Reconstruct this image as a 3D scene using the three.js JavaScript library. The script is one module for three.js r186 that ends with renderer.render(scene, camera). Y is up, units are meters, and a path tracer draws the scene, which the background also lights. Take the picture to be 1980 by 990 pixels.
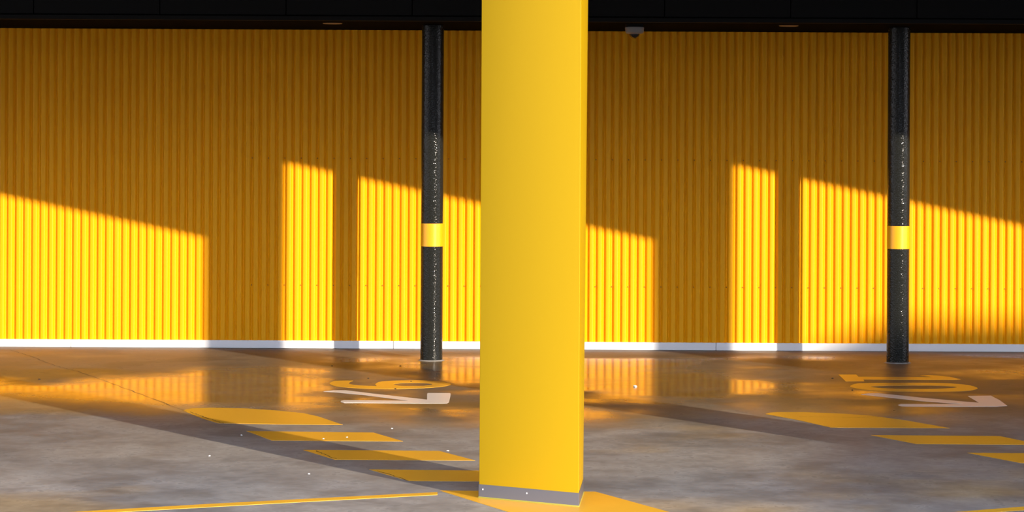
import * as THREE from 'three';
import { RoundedBoxGeometry } from 'three/addons/geometries/RoundedBoxGeometry.js';
import { mergeGeometries, mergeVertices, toCreasedNormals } from 'three/addons/utils/BufferGeometryUtils.js';

// ------------------------------------------------------------------ camera, sky, sun, exposure
const scene = new THREE.Scene();
const renderer = new THREE.WebGLRenderer({ antialias: true });
renderer.toneMapping = THREE.LinearToneMapping;
renderer.toneMappingExposure = 1.0;
renderer.shadowMap.enabled = true;

const F = 4877, CX = 990, CY = 260, EYE = 1.994, ROLL = 0.0052, WALL = 23.4;   // focal length in pixels, principal point, eye height, wall distance
const camera = new THREE.PerspectiveCamera(2 * Math.atan(495 / F) * 180 / Math.PI, 2, 0.1, 400);
camera.position.set(0, EYE, 0);
camera.rotation.z = ROLL;
camera.setViewOffset(1980, 990, 0, 495 - CY, 1980, 990);
scene.add(camera);

const SUN_AZ = 35.2 * Math.PI / 180, SUN_TAN = 0.242;                 // azimuth off the wall's normal (to the right, behind the camera), tangent of elevation
const sunDir = new THREE.Vector3(Math.sin(SUN_AZ), SUN_TAN, Math.cos(SUN_AZ)).normalize();
// hazy late-afternoon sky: pale near the horizon, bluer overhead, with the broad glow of haze round the sun
const SKY = 3.0;
{
  const w = 256, h = 128, d = new Float32Array(w * h * 4), q = new THREE.Vector3();
  for (let j = 0; j < h; j++) {
    const el = ((j + 0.5) / h - 0.5) * Math.PI, e = Math.max(0, Math.sin(el)), t = Math.pow(e, 0.6);
    for (let i = 0; i < w; i++) {
      const az = ((i + 0.5) / w - 0.5) * 2 * Math.PI;
      q.set(Math.cos(el) * Math.cos(az), Math.sin(el), Math.cos(el) * Math.sin(az));
      const glow = Math.pow(Math.max(0, q.dot(sunDir)), 3), k = SKY * (1 + 0.9 * glow);
      d.set([k * (1.0 - 0.66 * t), k * (0.97 - 0.46 * t), k * (1.02 - 0.14 * t), 1], (j * w + i) * 4);
    }
  }
  const t = new THREE.DataTexture(d, w, h, THREE.RGBAFormat, THREE.FloatType);
  t.mapping = THREE.EquirectangularReflectionMapping; t.magFilter = t.minFilter = THREE.LinearFilter; t.needsUpdate = true;
  scene.background = t; scene.environment = t;
}

const sun = new THREE.DirectionalLight(new THREE.Color(1.0, 0.86, 0.7), 7.6);
sun.name = 'sun';
sun.target.position.set(1, 0, -19);
sun.position.copy(sun.target.position).addScaledVector(sunDir, 60);
sun.castShadow = true;
sun.shadow.mapSize.set(4096, 4096);
Object.assign(sun.shadow.camera, { left: -22, right: 22, top: 16, bottom: -16, near: 1, far: 120 });
scene.add(sun, sun.target);

// ------------------------------------------------------------------ helpers
function rng(seed) { let s = seed >>> 0; return () => { s = (s + 0x6d2b79f5) >>> 0; let t = s; t = Math.imul(t ^ (t >>> 15), t | 1); t ^= t + Math.imul(t ^ (t >>> 7), t | 61); return ((t ^ (t >>> 14)) >>> 0) / 4294967296; }; }
const names = new Map();
function numbered(n) { const k = names.get(n) ?? 0; names.set(n, k + 1); return k ? n + '_' + String(k).padStart(3, '0') : n; }
function shadows(o) { o.traverse((c) => { if (c.isMesh) { c.castShadow = true; c.receiveShadow = true; } }); return o; }
function part(name, geometry, material, parent, label) {
  const m = new THREE.Mesh(geometry, material);
  m.name = name; m.castShadow = m.receiveShadow = true;
  if (label) m.userData.label = label;
  parent.add(m);
  return m;
}
function thing(name, label, category, [x, y, z] = [0, 0, 0], group) {
  const o = new THREE.Group();
  o.name = numbered(name); o.position.set(x, y, z);
  o.userData = { label, category };
  if (group) o.userData.group = group;
  scene.add(o);
  return o;
}
function structure(name, geometry, material, label, category) {
  const o = geometry ? new THREE.Mesh(geometry, material) : new THREE.Group();
  o.name = name; o.userData = { kind: 'structure', label, category };
  shadows(o); scene.add(o);
  return o;
}
const box = (x0, x1, y0, y1, z0, z1) => new THREE.BoxGeometry(x1 - x0, y1 - y0, z1 - z0).translate((x0 + x1) / 2, (y0 + y1) / 2, (z0 + z1) / 2);

// a pixel of the photograph, as a point of the horizontal plane at height y
function ground(px, py, y = 0) {
  const dx = px - CX, dy = py - CY, c = Math.cos(ROLL), s = Math.sin(ROLL);
  const u = dx * c + dy * s, v = -dx * s + dy * c;
  const d = (EYE - y) * F / v;
  return [u * d / F, -d];
}
// a pixel as a point of the upright plane at depth d
function upright(px, py, d) {
  const dx = px - CX, dy = py - CY, c = Math.cos(ROLL), s = Math.sin(ROLL);
  return [(dx * c + dy * s) * d / F, EYE - (-dx * s + dy * c) * d / F];
}

// tileable value noise, n cells on a side
function lattice(n, seed) { const r = rng(seed), a = new Float32Array(n * n); for (let i = 0; i < a.length; i++) a[i] = r(); return { n, a }; }
function sample(l, u, v) {
  const n = l.n; let x = u * n, y = v * n; const xi = Math.floor(x), yi = Math.floor(y);
  x -= xi; y -= yi; x = x * x * (3 - 2 * x); y = y * y * (3 - 2 * y);
  const x0 = ((xi % n) + n) % n, x1 = (x0 + 1) % n, y0 = ((yi % n) + n) % n, y1 = (y0 + 1) % n, a = l.a;
  return (a[y0 * n + x0] * (1 - x) + a[y0 * n + x1] * x) * (1 - y) + (a[y1 * n + x0] * (1 - x) + a[y1 * n + x1] * x) * y;
}
function fbm(base, octaves, seed) {
  const ls = []; for (let i = 0; i < octaves; i++) ls.push(lattice(base << i, seed + i * 17));
  return (u, v) => { let s = 0, w = 0.5, t = 0; for (const l of ls) { s += w * sample(l, u, v); t += w; w *= 0.5; } return s / t; };
}
const smooth = (a, b, x) => { const t = Math.min(1, Math.max(0, (x - a) / (b - a))); return t * t * (3 - 2 * t); };
const toByte = (x) => Math.max(0, Math.min(255, Math.round((x <= 0.0031308 ? 12.92 * x : 1.055 * Math.pow(x, 1 / 2.4) - 0.055) * 255)));
function texture(size, fill, srgb, wrap = THREE.RepeatWrapping) {
  const d = new Uint8Array(size * size * 4);
  for (let j = 0; j < size; j++) for (let i = 0; i < size; i++) {
    const c = fill((i + 0.5) / size, (j + 0.5) / size), k = (j * size + i) * 4;
    for (let q = 0; q < 3; q++) d[k + q] = srgb ? toByte(c[q]) : Math.max(0, Math.min(255, Math.round(c[q] * 255)));
    d[k + 3] = 255;
  }
  const t = new THREE.DataTexture(d, size, size, THREE.RGBAFormat);
  t.wrapS = t.wrapT = wrap; t.magFilter = THREE.LinearFilter; t.minFilter = THREE.LinearMipmapLinearFilter; t.generateMipmaps = true;
  if (srgb) t.colorSpace = THREE.SRGBColorSpace;
  t.needsUpdate = true;
  return t;
}

// ------------------------------------------------------------------ materials
const FLOOR_TILE = 12;                                     // metres covered by the floor textures
const nBig = fbm(3, 5, 11), nMid = fbm(9, 5, 23), nFine = fbm(60, 4, 37), nGrain = fbm(256, 3, 51), nPatch = fbm(5, 6, 71), nWarp = fbm(6, 3, 91), nRust = fbm(7, 5, 131), nStain = fbm(26, 5, 171);
const sealEdge = (d, w) => smooth(4.4, 6.2, d + 3.2 * w);  // 0 on the sealed strip, 1 on the bare slab beyond it
const polish = (u, v) => {                                 // 1 where the sealed concrete is smooth, 0 where it is worn dull; the sealed strip lies along the wall
  const w = nWarp(u, v) - 0.5, w2 = nWarp(v + 0.37, u + 0.11) - 0.5, d = 11.8 - v * FLOOR_TILE;   // metres out from the wall
  const edge = sealEdge(d, w);
  return smooth(0.42, 0.58, nPatch(u + 0.1 * w, v + 0.1 * w2) * 0.7 + nBig(u, v) * 0.2 + nStain(u, v) * 0.1 + 0.01) * (1 - edge) * smooth(0.5, 1.1, d + 1.6 * w2);
};
const floorColor = texture(2048, (u, v) => {
  const b = nBig(u, v), m = nMid(u, v), f = nFine(u, v), g = nGrain(u, v), r = smooth(0.5, 0.72, nRust(u, v));
  const st = nStain(u, v);
  let k = 0.25 * (0.72 + 0.56 * m) * (0.7 + 0.6 * f) * (0.78 + 0.44 * g) * (0.85 + 0.3 * b);
  k *= 1 - 0.22 * smooth(0.5, 0.68, st);                    // darker stains
  if (g > 0.7 && f > 0.52) k *= 0.75;
  const sealed = 1 - sealEdge(11.8 - v * FLOOR_TILE, nWarp(u, v) - 0.5);
  k *= 1 - 0.5 * sealed;                                    // the sealed strip is a darker, browner concrete
  const warm = 0.9 * r + 0.5 * (m - 0.5) + 0.5 * sealed;
  return [k * (1.03 + 0.26 * warm), k * (0.97 - 0.04 * warm), k * (0.87 - 0.38 * warm)];
}, true, THREE.MirroredRepeatWrapping);
const floorRough = texture(2048, (u, v) => {
  const p = polish(u, v), f = nFine(u, v), g = nGrain(u, v);
  const r = 0.52 - 0.38 * p + 0.1 * (f - 0.5) + 0.06 * (g - 0.5);
  return [r, r, r];
}, false, THREE.MirroredRepeatWrapping);
const floorBump = texture(2048, (u, v) => {
  const h = 0.5 + 0.55 * (nFine(u, v) - 0.5) + 0.3 * (nGrain(u, v) - 0.5) * (1.2 - polish(u, v));
  return [h, h, h];
}, false, THREE.MirroredRepeatWrapping);
const grainMap = texture(512, (() => { const a = fbm(24, 4, 301); return (u, v) => { const h = a(u, v); return [h, h, h]; }; })(), false);
const peelMap = texture(512, (() => { const a = fbm(40, 2, 331); return (u, v) => { const h = a(u, v); return [h, h, h]; }; })(), false);

const lin = (r, g, b) => new THREE.Color().setRGB(r, g, b);
const M = {
  concrete: new THREE.MeshPhysicalMaterial({ name: 'sealed concrete', map: floorColor, roughnessMap: floorRough, roughness: 1, bumpMap: floorBump, bumpScale: 0.00035, specularIntensity: 0.4 }),
  yellow: new THREE.MeshPhysicalMaterial({ name: 'yellow coated steel', color: lin(0.86, 0.38, 0.001), roughness: 0.45, specularIntensity: 0.35 }),
  pillar: new THREE.MeshPhysicalMaterial({ name: 'yellow pillar paint', color: lin(0.44, 0.268, 0.001), roughness: 0.5, bumpMap: peelMap, bumpScale: 0.0002, specularIntensity: 0.35 }),
  black: new THREE.MeshPhysicalMaterial({ name: 'black column paint', color: lin(0.014, 0.0145, 0.012), roughness: 0.1, specularIntensity: 0.35, bumpMap: peelMap, bumpScale: 0.0016 }),
  band: new THREE.MeshPhysicalMaterial({ name: 'yellow band film', color: lin(0.84, 0.4, 0.006), roughness: 0.3 }),
  white: new THREE.MeshStandardMaterial({ name: 'white trim', color: lin(0.8, 0.81, 0.82), roughness: 0.5 }),
  dark: new THREE.MeshPhysicalMaterial({ name: 'black panel', color: lin(0.005, 0.005, 0.005), roughness: 0.6, specularIntensity: 0.3 }),
  soffit: new THREE.MeshPhysicalMaterial({ name: 'black soffit', color: lin(0.003, 0.003, 0.003), roughness: 1, specularIntensity: 0.05 }),
  backing: new THREE.MeshStandardMaterial({ name: 'wall core', color: lin(0.05, 0.05, 0.05), roughness: 0.9 }),
  steel: new THREE.MeshStandardMaterial({ name: 'grey base plate', color: lin(0.13, 0.13, 0.14), roughness: 0.4, metalness: 0.25, bumpMap: grainMap, bumpScale: 0.0003 }),
  screw: new THREE.MeshStandardMaterial({ name: 'screw head', color: lin(0.25, 0.13, 0.01), roughness: 0.5 }),
  paintY: new THREE.MeshPhysicalMaterial({ name: 'yellow floor paint', color: lin(0.82, 0.42, 0.03), roughness: 0.38, bumpMap: grainMap, bumpScale: 0.0008 }),
  paintW: new THREE.MeshPhysicalMaterial({ name: 'white floor paint', color: lin(0.8, 0.76, 0.69), roughness: 0.38, bumpMap: grainMap, bumpScale: 0.0008 }),
  joint: new THREE.MeshStandardMaterial({ name: 'crack filler', color: lin(0.035, 0.028, 0.022), roughness: 0.8 }),
  grout: new THREE.MeshStandardMaterial({ name: 'grout', color: lin(0.3, 0.28, 0.25), roughness: 0.9 }),
  moss: new THREE.MeshStandardMaterial({ name: 'yellow green sealant', color: lin(0.34, 0.3, 0.04), roughness: 0.9 }),
  housing: new THREE.MeshStandardMaterial({ name: 'camera housing', color: lin(0.2, 0.19, 0.18), roughness: 0.5 }),
  dome: new THREE.MeshPhysicalMaterial({ name: 'smoked dome', color: lin(0.01, 0.01, 0.012), roughness: 0.08 }),
  lens: new THREE.MeshStandardMaterial({ name: 'lamp diffuser', color: lin(0.12, 0.11, 0.1), roughness: 0.4 }),
  ring: new THREE.MeshStandardMaterial({ name: 'lamp trim ring', color: lin(0.22, 0.2, 0.17), roughness: 0.4, metalness: 0.3 }),
  facade: new THREE.MeshStandardMaterial({ name: 'far building render', color: lin(0.42, 0.38, 0.33), roughness: 0.9 }),
  shed: new THREE.MeshStandardMaterial({ name: 'dark shed cladding', color: lin(0.07, 0.07, 0.07), roughness: 0.9 }),
  scrap: new THREE.MeshStandardMaterial({ name: 'paper scrap', color: lin(0.8, 0.78, 0.74), roughness: 0.8 }),
  stone: new THREE.MeshStandardMaterial({ name: 'dark grit', color: lin(0.03, 0.026, 0.022), roughness: 0.9 }),
};

// ------------------------------------------------------------------ dimensions
const PITCH = 0.076, WAVES = 14, SHEET = PITCH * WAVES;
const TOP = 2.956;                                         // soffit above the wall
const TRIM_H = 0.071;
const X0 = -26, X1 = 26;
const BAY = 4.16, PILLAR_X = 0.118, PILLAR_Z = -13.94, ROOF = 6.0;
const FASCIA = WALL * 0.923, FASCIA_Z = -FASCIA;

// ------------------------------------------------------------------ floor
{
  const g = new THREE.BoxGeometry(110, 0.3, 95, 1, 1, 1).translate(0, -0.15, -WALL - 1 + 47.5);
  const p = g.attributes.position, uv = g.attributes.uv;
  for (let i = 0; i < p.count; i++) uv.setXY(i, (p.getX(i) + 6) / FLOOR_TILE, (-p.getZ(i) - WALL + 11.8) / FLOOR_TILE);
  const floor = structure('floor', g, M.concrete, 'polished brown grey concrete floor with worn and glossy patches', 'floor');
  // hairline cracks that run beside the yellow bars
  const crack = (pts, width, seed) => {
    const r = rng(seed), P = pts.map(([x, y]) => ground(x, y)), c = [];
    for (let i = 0; i + 1 < P.length; i++) for (let k = 0; k < 12; k++) { const t = k / 12; c.push([P[i][0] + (P[i + 1][0] - P[i][0]) * t, P[i][1] + (P[i + 1][1] - P[i][1]) * t]); }
    c.push(P[P.length - 1]);
    const pos = [], idx = [];
    c.forEach(([x, z], i) => {
      const a = c[Math.max(0, i - 1)], b = c[Math.min(c.length - 1, i + 1)], l = Math.hypot(b[0] - a[0], b[1] - a[1]), nx = -(b[1] - a[1]) / l, nz = (b[0] - a[0]) / l;
      const w = width * (0.35 + 0.65 * r()), o = (r() - 0.5) * 0.016;
      pos.push(x + nx * (o + w), 0.0022, z + nz * (o + w), x + nx * (o - w), 0.0022, z + nz * (o - w));
      if (i) { const k = i * 2; idx.push(k - 2, k, k - 1, k - 1, k, k + 1); }
    });
    const q = new THREE.BufferGeometry();
    q.setAttribute('position', new THREE.Float32BufferAttribute(pos, 3));
    q.setAttribute('uv', new THREE.Float32BufferAttribute(new Float32Array(pos.length / 3 * 2), 2));
    q.setIndex(idx); q.computeVertexNormals();
    part('crack', q, M.joint, floor, 'dark hairline crack');
  };
  crack([[20, 677], [62, 690], [112, 709], [150, 718], [245, 752], [360, 796]], 0.003, 5);
  crack([[366, 797], [400, 808], [432, 819]], 0.004, 6);
  crack([[610, 872], [650, 888]], 0.005, 7);
  crack([[730, 911], [790, 930]], 0.004, 8);
  crack([[1890, 711], [1940, 717], [1985, 724]], 0.004, 9);
  crack([[1545, 806], [1600, 807], [1660, 808], [1700, 806]], 0.003, 10);
}

// ------------------------------------------------------------------ corrugated wall
const wall = structure('wall_back', box(X0, X1, 0, ROOF + 0.2, -WALL - 0.4, -WALL - 0.03), M.backing, 'long wall clad in yellow corrugated steel sheets above a white kerb strip', 'wall');
{
  const depth = 0.025, seg = 20;
  const profile = (t) => depth * (1 - Math.pow(0.5 + 0.5 * Math.cos(2 * Math.PI * t), 2.6));   // groove at whole numbers
  const cols = WAVES * seg + 1 + 4;                         // a lip of the next ridge laps over
  const pos = [], idx = [], uv = [];
  for (let i = 0; i < cols; i++) {
    const t = i / seg, x = t * PITCH, lap = t > WAVES ? 0.0012 : 0, z = -WALL - 0.026 + profile(t) + lap;
    for (const y of [TRIM_H - 0.003, TOP]) { pos.push(x, y, z); uv.push(x, y); }
    if (i) { const k = i * 2; idx.push(k - 2, k, k - 1, k - 1, k, k + 1); }
  }
  const g = new THREE.BufferGeometry();
  g.setAttribute('position', new THREE.Float32BufferAttribute(pos, 3));
  g.setAttribute('uv', new THREE.Float32BufferAttribute(uv, 2));
  g.setIndex(idx); g.computeVertexNormals();
  const seam = upright(1801, 500, WALL)[0];                   // a lap between two sheets seen in the photograph
  const xs = []; for (let k = -24; k <= 24; k++) { const x = seam + k * SHEET; if (x > X0 && x + SHEET < X1 - 1) xs.push(x); }
  for (const x of xs) part('corrugated_sheet', g, M.yellow, wall).position.x = x;
  // screw heads, every second groove, two rows
  const s = new THREE.SphereGeometry(0.0055, 8, 5).scale(1, 1, 0.6), all = [];
  for (let x = seam - 6 * SHEET + PITCH; x < 5.3; x += 2 * PITCH) for (const y of [1.764, 0.585]) all.push(s.clone().translate(x, y, -WALL - 0.014));
  const m = part('screw_heads', mergeGeometries(all), M.screw, wall); m.userData.kind = 'stuff';
}
// white kerb strip, in three-metre lengths
{
  const base = structure('baseboard_back', null, null, 'white kerb strip between corrugated wall and floor', 'baseboard');
  const g = new RoundedBoxGeometry(2.988, TRIM_H, 0.05, 2, 0.004).translate(1.494, TRIM_H / 2, 0);
  const j = upright(761, 668, WALL)[0];
  for (let k = -7; k < 7; k++) part('trim_length', g, M.white, base).position.set(j + k * 2.992, 0.001, -WALL - 0.016);
}

// ------------------------------------------------------------------ low soffit and bulkhead in front of the wall
structure('ceiling', box(X0, X1, TOP, TOP + 0.06, -WALL - 0.05, FASCIA_Z - 0.02), M.soffit, 'black soffit over the round columns', 'ceiling');
{
  const f = structure('wall_bulkhead', box(X0, X1, TOP + 0.02, ROOF, FASCIA_Z - 0.14, FASCIA_Z - 0.03), M.soffit, 'black panelled bulkhead above the round columns', 'wall');
  const step = upright(1529, 20, FASCIA)[0] - upright(1285, 20, FASCIA)[0], s0 = upright(1285, 20, FASCIA)[0];
  const g = new RoundedBoxGeometry(step - 0.008, 1.5, 0.03, 2, 0.004);
  for (let k = -22; k < 22; k++) part('panel', g, M.dark, f).position.set(s0 + (k + 0.5) * step, TOP + 0.052 + 0.75, FASCIA_Z - 0.015);
}
structure('trim_1', new RoundedBoxGeometry(X1 - X0, 0.042, 0.05, 2, 0.006).translate(0, TOP + 0.024, FASCIA_Z - 0.005), M.dark, 'thin black edge trim under the bulkhead panels', 'trim');

// ------------------------------------------------------------------ canopy above, with sloping valance panels between the pillars
structure('canopy_roof', box(X0, X1, ROOF, ROOF + 0.2, -WALL - 0.4, PILLAR_Z + 3.6), M.soffit, 'flat dark canopy roof over the parking bays', 'roof');
{
  const v = structure('trim_2', null, null, 'row of dark valance panels with sloping lower edges along the canopy', 'trim');
  const D = 6.8, slope = SUN_TAN / Math.cos(SUN_AZ), side = Math.tan(SUN_AZ);     // metres out from the wall; fall and drift of a sun ray per metre
  for (let k = -6; k < 6; k++) {
    const xa = -2.45 + k * BAY + D * side, ha = 1.803 + D * slope, hb = 0.948 + D * slope, s = new THREE.Shape();
    s.moveTo(xa, ha); s.lineTo(xa + BAY, hb); s.lineTo(xa + BAY, ROOF); s.lineTo(xa, ROOF); s.closePath();
    part('valance_panel', new THREE.ExtrudeGeometry(s, { depth: 0.05, bevelEnabled: false }).translate(0, 0, -WALL + D - 0.025), M.dark, v);
  }
}

// ------------------------------------------------------------------ yellow pillars
function prism(bottom, top, y0, y1, bevel, seg = 3) {      // a four-cornered shaft with rounded upright edges
  const ring = (q) => {
    const out = [];
    for (let i = 0; i < 4; i++) {
      const p = q[i], a = q[(i + 3) % 4], b = q[(i + 1) % 4];
      const la = Math.hypot(a[0] - p[0], a[1] - p[1]), lb = Math.hypot(b[0] - p[0], b[1] - p[1]);
      const s = [p[0] + (a[0] - p[0]) / la * bevel, p[1] + (a[1] - p[1]) / la * bevel], e = [p[0] + (b[0] - p[0]) / lb * bevel, p[1] + (b[1] - p[1]) / lb * bevel];
      for (let k = 0; k <= seg; k++) { const t = k / seg, c = (1 - t) * (1 - t), d = 2 * t * (1 - t), f = t * t; out.push([c * s[0] + d * p[0] + f * e[0], c * s[1] + d * p[1] + f * e[1]]); }
    }
    return out;
  };
  const A = ring(bottom), B = ring(top), n = A.length, pos = [], uv = [], idx = [];
  let run = 0;
  for (let i = 0; i <= n; i++) {
    const a = A[i % n], b = B[i % n];
    if (i) run += Math.hypot(a[0] - A[i - 1][0], a[1] - A[i - 1][1]);
    pos.push(a[0], y0, a[1], b[0], y1, b[1]); uv.push(run, y0, run, y1);
    if (i) { const k = i * 2; idx.push(k - 2, k, k - 1, k - 1, k, k + 1); }
  }
  for (const [R, y, up] of [[A, y0, false], [B, y1, true]]) {
    const c = pos.length / 3, mx = R.reduce((s, q) => s + q[0], 0) / n, mz = R.reduce((s, q) => s + q[1], 0) / n;
    pos.push(mx, y, mz); uv.push(0, 0);
    R.forEach(([x, z]) => { pos.push(x, y, z); uv.push(x, z); });
    for (let i = 0; i < n; i++) { const p = c + 1 + i, q = c + 1 + (i + 1) % n; idx.push(...(up ? [c, p, q] : [c, q, p])); }
  }
  const g = new THREE.BufferGeometry();
  g.setAttribute('position', new THREE.Float32BufferAttribute(pos, 3));
  g.setAttribute('uv', new THREE.Float32BufferAttribute(uv, 2));
  g.setIndex(idx);
  return toCreasedNormals(g, 0.6);
}
{
  // plan corners, read where the plate meets the floor: front left, front right, back right, back left; relative to the pillar's middle
  const FL = ground(925, 963), FR = ground(1119.5, 981), BRx = 0.411, BRz = -14.067, BL = [FL[0] + BRx - FR[0], FL[1] + BRz - FR[1]];
  const rel = ([x, z]) => [x - PILLAR_X, z - PILLAR_Z];
  const plan = [FL, BL, [BRx, BRz], FR].map(rel);           // anticlockwise seen from below
  const inset = (q, d) => { const mx = q.reduce((s, p) => s + p[0], 0) / 4, mz = q.reduce((s, p) => s + p[1], 0) / 4; return q.map(([x, z]) => { const l = Math.hypot(x - mx, z - mz); return [x + (mx - x) / l * d, z + (mz - z) / l * d]; }); };
  const low = inset(plan, 0.004), high = low.map((p) => [...p]);
  high[2][0] += 0.03;                                       // the side sheet flares a little towards the top
  const shaft = prism(low, high, 0.074, ROOF, 0.006), plate = prism(plan, plan, 0.004, 0.076, 0.004);
  const bead = prism(inset(plan, -0.004), inset(plan, -0.001), 0, 0.009, 0.006);
  const bolt = new THREE.CylinderGeometry(0.004, 0.005, 0.004, 8).rotateX(Math.PI / 2);
  const proto = thing('steel_pillar', 'square yellow steel pillar with grey base plate standing on a yellow floor patch', 'pillar', [PILLAR_X, 0, PILLAR_Z]);
  part('shaft', shaft, M.pillar, proto);
  const bp = part('base_plate', plate, M.steel, proto, 'grey metal base plate');
  part('sealant', bead, M.moss, proto, 'mossy yellow green sealant bead');
  const ang = Math.atan2(FR[1] - FL[1], FR[0] - FL[0]);
  for (const t of [0.045, 0.487]) {
    const b = part('bolt', bolt, M.scrap, bp);
    b.position.set(plan[0][0] + (plan[3][0] - plan[0][0]) * t, 0.05, plan[0][1] + (plan[3][1] - plan[0][1]) * t);
    b.rotation.y = -ang;
  }
  for (const k of [1, 2, 3, -1, -2]) {
    const c = proto.clone(); c.name = numbered('steel_pillar'); c.position.x = PILLAR_X - 0.09 + k * BAY;
    c.userData = { label: 'yellow steel canopy pillar further along the row, out of the photograph', category: 'pillar', group: 'canopy pillars out of view' };
    scene.add(c);
  }
}

// ------------------------------------------------------------------ black round columns
{
  const R = 0.098;
  const shaft = new THREE.CylinderGeometry(R, R, TOP - 0.012, 64, 1, true).translate(0, TOP / 2, 0);
  { const uv = shaft.attributes.uv; for (let i = 0; i < uv.count; i++) uv.setXY(i, uv.getX(i) * 2, uv.getY(i) * 9); }
  const bandTop = 1.994 - (432 - 0.8 + 0.8 - 260) / 218.7, bandLow = 1.994 - (476 - 260) / 218.7;
  const band = new THREE.CylinderGeometry(R + 0.0016, R + 0.0016, bandTop - bandLow, 64, 1, false).translate(0, (bandTop + bandLow) / 2, 0);
  const grout = new THREE.LatheGeometry([[R + 0.02, 0], [R + 0.012, 0.004], [R + 0.002, 0.009], [R - 0.006, 0.009]].map(([a, b]) => new THREE.Vector2(a, b)), 48);
  const proto = thing('round_column', 'black round column with yellow band, beside the yellow number nine on the floor', 'column', [...(() => { const [x, z] = ground(834, 696.8); return [x, 0, z]; })()]);
  part('shaft', shaft, M.black, proto); part('warning_band', band, M.band, proto, 'yellow warning band'); part('grout_ring', grout, M.grout, proto, 'pale grout ring');
  const z = proto.position.z, x0 = proto.position.x;
  const add = (k, label, group) => { const c = proto.clone(); c.name = numbered('round_column'); c.position.set(x0 + k * 4.108, 0, z); c.userData = { label, category: 'column' }; if (group) c.userData.group = group; scene.add(c); };
  add(1, 'black round column with yellow band, its foot beside the yellow number ten');
  for (const k of [-1, 2]) add(k, 'black round column further along the row, out of the photograph', 'round columns out of view');
}

// ------------------------------------------------------------------ ceiling fittings
function downlight(px, py, label) {
  const d = 22.0, [x] = upright(px, py, d);
  const t = thing('downlight', label, 'lamp', [x, TOP, -d]);
  part('trim_ring', new THREE.LatheGeometry([[0.062, -0.002], [0.066, -0.007], [0.082, -0.005], [0.086, 0]].map(([a, b]) => new THREE.Vector2(a, b)), 40), M.ring, t);
  part('diffuser', new THREE.CylinderGeometry(0.064, 0.064, 0.002, 32).translate(0, -0.002, 0), M.lens, t);
}
downlight(643, 45, 'round recessed downlight in the black soffit beside the column near number nine');
downlight(1525, 50, 'round recessed downlight in the black soffit between dome camera and column near number ten');
{
  const d = 21.9, [x] = upright(1227, 50, d);
  const t = thing('dome_camera', 'small pale dome security camera hanging from the black soffit', 'camera', [x, TOP, -d]);
  part('mount', new THREE.CylinderGeometry(0.076, 0.08, 0.022, 40).translate(0, -0.011, 0), M.dark, t, 'dark mounting ring');
  part('housing', new THREE.LatheGeometry([[0.05, -0.084], [0.07, -0.08], [0.079, -0.066], [0.083, -0.03], [0.081, -0.022], [0.03, -0.022]].map(([a, b]) => new THREE.Vector2(a, b)), 48), M.housing, t, 'pale round housing');
  const cap = new THREE.SphereGeometry(0.044, 32, 16, 0, Math.PI * 2, Math.PI / 2, Math.PI / 2).translate(0, -0.08, 0);
  part('lens_dome', cap, M.dome, t, 'black glossy dome');
}

// ------------------------------------------------------------------ paint on the floor
function paint(name, outline, holes, material, label, group) {
  const W = outline.map(([x, y]) => ground(x, y)), cx = W.reduce((s, p) => s + p[0], 0) / W.length, cz = W.reduce((s, p) => s + p[1], 0) / W.length;
  const to = ([x, z]) => new THREE.Vector2(x - cx, -(z - cz));
  const s = new THREE.Shape(W.map(to));
  for (const h of holes ?? []) s.holes.push(new THREE.Path(h.map(([x, y]) => to(ground(x, y)))));
  const g = new THREE.ExtrudeGeometry(s, { depth: 0.0016, bevelEnabled: false }).rotateX(-Math.PI / 2);
  const m = new THREE.Mesh(g, material);
  m.name = numbered(name); m.position.set(cx, 0, cz);
  m.userData = { label, category: 'floor marking' }; if (group) m.userData.group = group;
  shadows(m); scene.add(m);
}
// closed smooth outline through points
const round = (pts, n = 6) => new THREE.CatmullRomCurve3(pts.map(([x, y]) => new THREE.Vector3(x, y, 0)), true, 'centripetal').getPoints(pts.length * n).slice(0, -1).map((p) => [p.x, p.y]);
const from = (ox, oy, k, pts) => pts.map(([x, y]) => [ox + x / k, oy + y / k]);
const A = (pts) => from(600, 700, 6.6, pts), B = (pts) => from(1600, 710, 5.5, pts), C = (pts) => from(300, 600, 3.046, pts), D = (pts) => from(1120, 640, 2.302, pts);

const bend = (pts, n = 5) => new THREE.CatmullRomCurve3(pts.map(([x, y]) => new THREE.Vector3(x, y, 0)), false, 'centripetal').getPoints(pts.length * n).map((p) => [p.x, p.y]);
paint('painted_number', A([...bend([[548, 239], [508, 256], [492, 273], [530, 289], [620, 300], [740, 305], [850, 308]]), ...bend([[826, 287], [868, 259], [1000, 243], [1250, 236], [1500, 239], [1690, 257], [1796, 285], [1740, 305], [1600, 323], [1300, 339], [1000, 344], [700, 337], [450, 325], [300, 304], [246, 275], [300, 247], [420, 239], [540, 238.5]])]),
  [A(round([[1060, 288], [1120, 273], [1300, 267], [1480, 272], [1560, 287], [1480, 302], [1300, 308], [1120, 303]], 4))], M.paintY, 'yellow number nine painted on the floor by the round column');
paint('painted_glyph', A([[170, 377], [230, 370], [300, 362], [450, 362], [800, 405], [1250, 455], [1490, 482], [1490, 405], [1502, 398], [1780, 398], [1791, 404], [1787, 440], [1768, 515], [1745, 528], [1300, 528], [640, 522], [430, 522], [395, 514], [385, 505], [400, 495], [430, 490], [640, 490], [1265, 496], [650, 418], [300, 385]]), null, M.paintW,
  'white pointed sign painted on the floor below the yellow nine');
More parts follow.
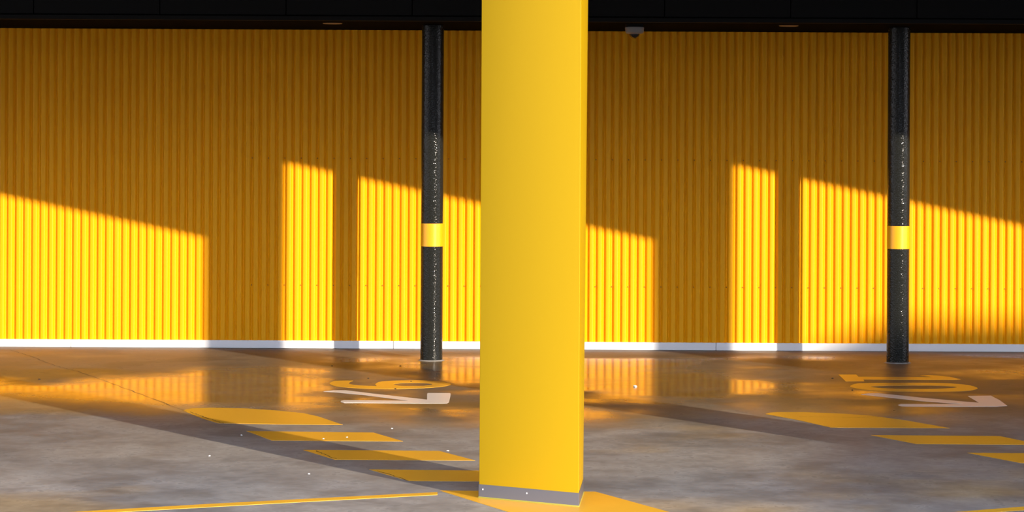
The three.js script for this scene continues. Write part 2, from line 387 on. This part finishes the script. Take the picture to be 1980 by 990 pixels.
paint('painted_number', B([[118, 80], [305, 80], [330, 103], [600, 105], [1120, 108], [985, 88], [1080, 86], [1170, 90], [1300, 104], [1420, 130], [1370, 136], [1100, 136], [850, 135], [380, 132], [392, 150], [195, 152]]), null, M.paintY, 'yellow digit one of the number ten painted on the floor');
paint('painted_number', B(round([[240, 205], [290, 180], [420, 171], [700, 168], [1100, 168], [1400, 181], [1550, 204], [1597, 226], [1550, 244], [1420, 256], [1100, 261], [800, 258], [500, 247], [320, 229]], 4)),
  [B(round([[452, 210], [580, 199], [1000, 195], [1250, 200], [1378, 215], [1250, 228], [1000, 233], [700, 229], [540, 221]], 4))], M.paintY, 'yellow zero of the number ten painted on the floor');
paint('painted_glyph', B([[358, 291], [430, 279], [540, 278], [1000, 326], [1480, 370], [1612, 379], [1492, 308], [1738, 304], [1830, 352], [1912, 412], [1800, 419], [1300, 420], [785, 415], [756, 408], [752, 402], [782, 393], [1450, 394], [1000, 361], [450, 300]]), null, M.paintW,
  'white pointed sign painted on the floor below the yellow ten');
paint('painted_bar', C([[165, 592], [185, 584], [220, 578], [330, 575], [520, 578], [700, 590], [870, 606], [960, 626], [1105, 675], [690, 671], [370, 665], [270, 635]]), null, M.paintY, 'round nosed yellow bar that heads the row of bars below the nine');
paint('painted_bar', C([[538, 712], [1285, 721], [1460, 772], [685, 767], [605, 736]]), null, M.paintY, 'yellow slanted bar between the round nosed bar and the longer bars, below the nine');
paint('painted_bar', C([[872, 823], [1672, 829], [1885, 885], [1058, 880]]), null, M.paintY, 'yellow slanted bar crossed by the pillar shadow, ending short of the pillar');
paint('painted_bar', [[714, 908], [986, 911], [1062, 932], [790, 930]], null, M.paintY, 'yellow slanted bar that runs in behind the pillar');
paint('painted_patch', [[851, 949], [1151, 951], [1300, 992], [1510, 1055], [1180, 1052], [982, 990]], null, M.paintY, 'yellow patch of paint under the pillar base');
paint('painted_bar', D([[828, 370], [850, 364], [880, 362], [1000, 362], [1180, 369], [1300, 378], [1450, 398], [1650, 433], [1120, 430], [980, 398]]), null, M.paintY, 'round nosed yellow bar that heads the row of bars below the ten');
paint('painted_bar', D([[1298, 464], [1872, 469], [2060, 507], [1500, 503]]), null, M.paintY, 'yellow slanted bar second in the row below the ten');
paint('painted_bar', D([[1728, 543], [2330, 548], [2560, 592], [1965, 588]]), null, M.paintY, 'yellow slanted bar third in the row below the ten');
paint('painted_line', [[846, 952], [846, 957], [620, 969], [400, 981], [130, 996], [110, 992], [400, 975], [620, 963.5]], null, M.paintY, 'thin orange yellow bay line that runs towards the pillar');
paint('painted_line', [[1990, 979], [1990, 986], [1830, 997], [1790, 995]], null, M.paintY, 'thin orange yellow bay line beyond the pillar, below the ten');

// ------------------------------------------------------------------ litter
{
  const r = rng(77);
  const bit = (name, label, px, py, size, material, group) => {
    const g = new THREE.IcosahedronGeometry(size, 1), p = g.attributes.position, seen = new Map();
    for (let i = 0; i < p.count; i++) {
      const key = [p.getX(i), p.getY(i), p.getZ(i)].map((v) => v.toFixed(5)).join();
      if (!seen.has(key)) seen.set(key, 0.65 + 0.6 * r());
      const k = seen.get(key); p.setXYZ(i, p.getX(i) * k * 1.3, Math.max(p.getY(i) * k * 0.6, -size * 0.3), p.getZ(i) * k);
    }
    g.computeVertexNormals(); g.computeBoundingBox();
    const m = new THREE.Mesh(g, material), [x, z] = ground(px, py);
    m.name = numbered(name); m.position.set(x, -g.boundingBox.min.y, z); m.rotation.y = r() * 6; m.userData = { label, category: 'litter' };
    if (group) m.userData.group = group;
    shadows(m); scene.add(m);
  };
  bit('paper_scrap', 'crumpled white scrap of paper lying on the floor behind the pillar', 1228, 748, 0.014, M.scrap);
  for (const [x, y] of [[758, 829], [597, 917], [405, 882], [866, 872], [467, 842], [625, 849], [671, 846]]) bit('paper_scrap', 'tiny white speck of litter lying among the yellow bars', x, y, 0.006, M.scrap, 'white specks on the floor');
  for (const [x, y] of [[642, 708], [774, 708], [712, 732], [76, 734], [795, 738], [764, 752], [1610, 732], [1648, 755]]) bit('pebble', 'tiny dark pebble on the glossy floor near the numbers', x, y, 0.007, M.stone, 'dark pebbles on the floor');
}

// ------------------------------------------------------------------ the gabled building whose shadow falls over the right-hand end of the floor
{
  const S = 18, sx = Math.sin(SUN_AZ), sz = Math.cos(SUN_AZ);
  // silhouette as its shadow reads on the plane of the wall: x along the wall, height
  const shade = [[-9, -4.6], [-4.9, -2.75], [2.75, 0.0], [3.5, 0.28], [8, 0.34], [14, 0.34]];
  const pts = shade.map(([x, h]) => { const s0 = x * sx - WALL * sz, u = x * sz + WALL * sx; return new THREE.Vector2(u, h + SUN_TAN * (S - s0)); });
  const shape = new THREE.Shape([new THREE.Vector2(pts[0].x, 0), new THREE.Vector2(pts[pts.length - 1].x, 0), ...pts.slice().reverse()]);
  const g = new THREE.ExtrudeGeometry(shape, { depth: 10, bevelEnabled: false });
  const m = thing('far_building', 'pale gabled building across the car park, out of the photograph', 'building');
  const b = part('building_body', g, M.facade, m);
  // local x runs along (sz, 0, -sx), local z along the sun
  b.matrixAutoUpdate = true;
  b.rotation.y = SUN_AZ;
  b.position.set(S * sx, 0, S * sz);
}

// ------------------------------------------------------------------ the long dark sheds across the car park, which hide the lowest part of the sky from the wall
{
  const W = 17.6, H = 9, DEP = 10;
  const make = (x, label) => {
    const t = thing('far_shed', label, 'building', [x, 0, 38], 'sheds across the car park out of view');
    part('shed_wall', box(-W / 2, W / 2, 0, H - 0.5, 0, DEP), M.shed, t);
    part('shed_roof', new RoundedBoxGeometry(W + 0.3, 0.5, DEP + 0.4, 2, 0.05).translate(0, H - 0.25, DEP / 2), M.dark, t);
    const n = 4;
    for (let i = 0; i < n; i++) part('shed_door', box(-1.6, 1.6, 0, 3.4, -0.06, 0.01), M.dark, t).position.x = (i - (n - 1) / 2) * 4.2;
  };
  for (let k = -2; k <= 2; k++) make(k * 18, 'long dark shed across the car park, out of the photograph');
}

renderer.render(scene, camera);
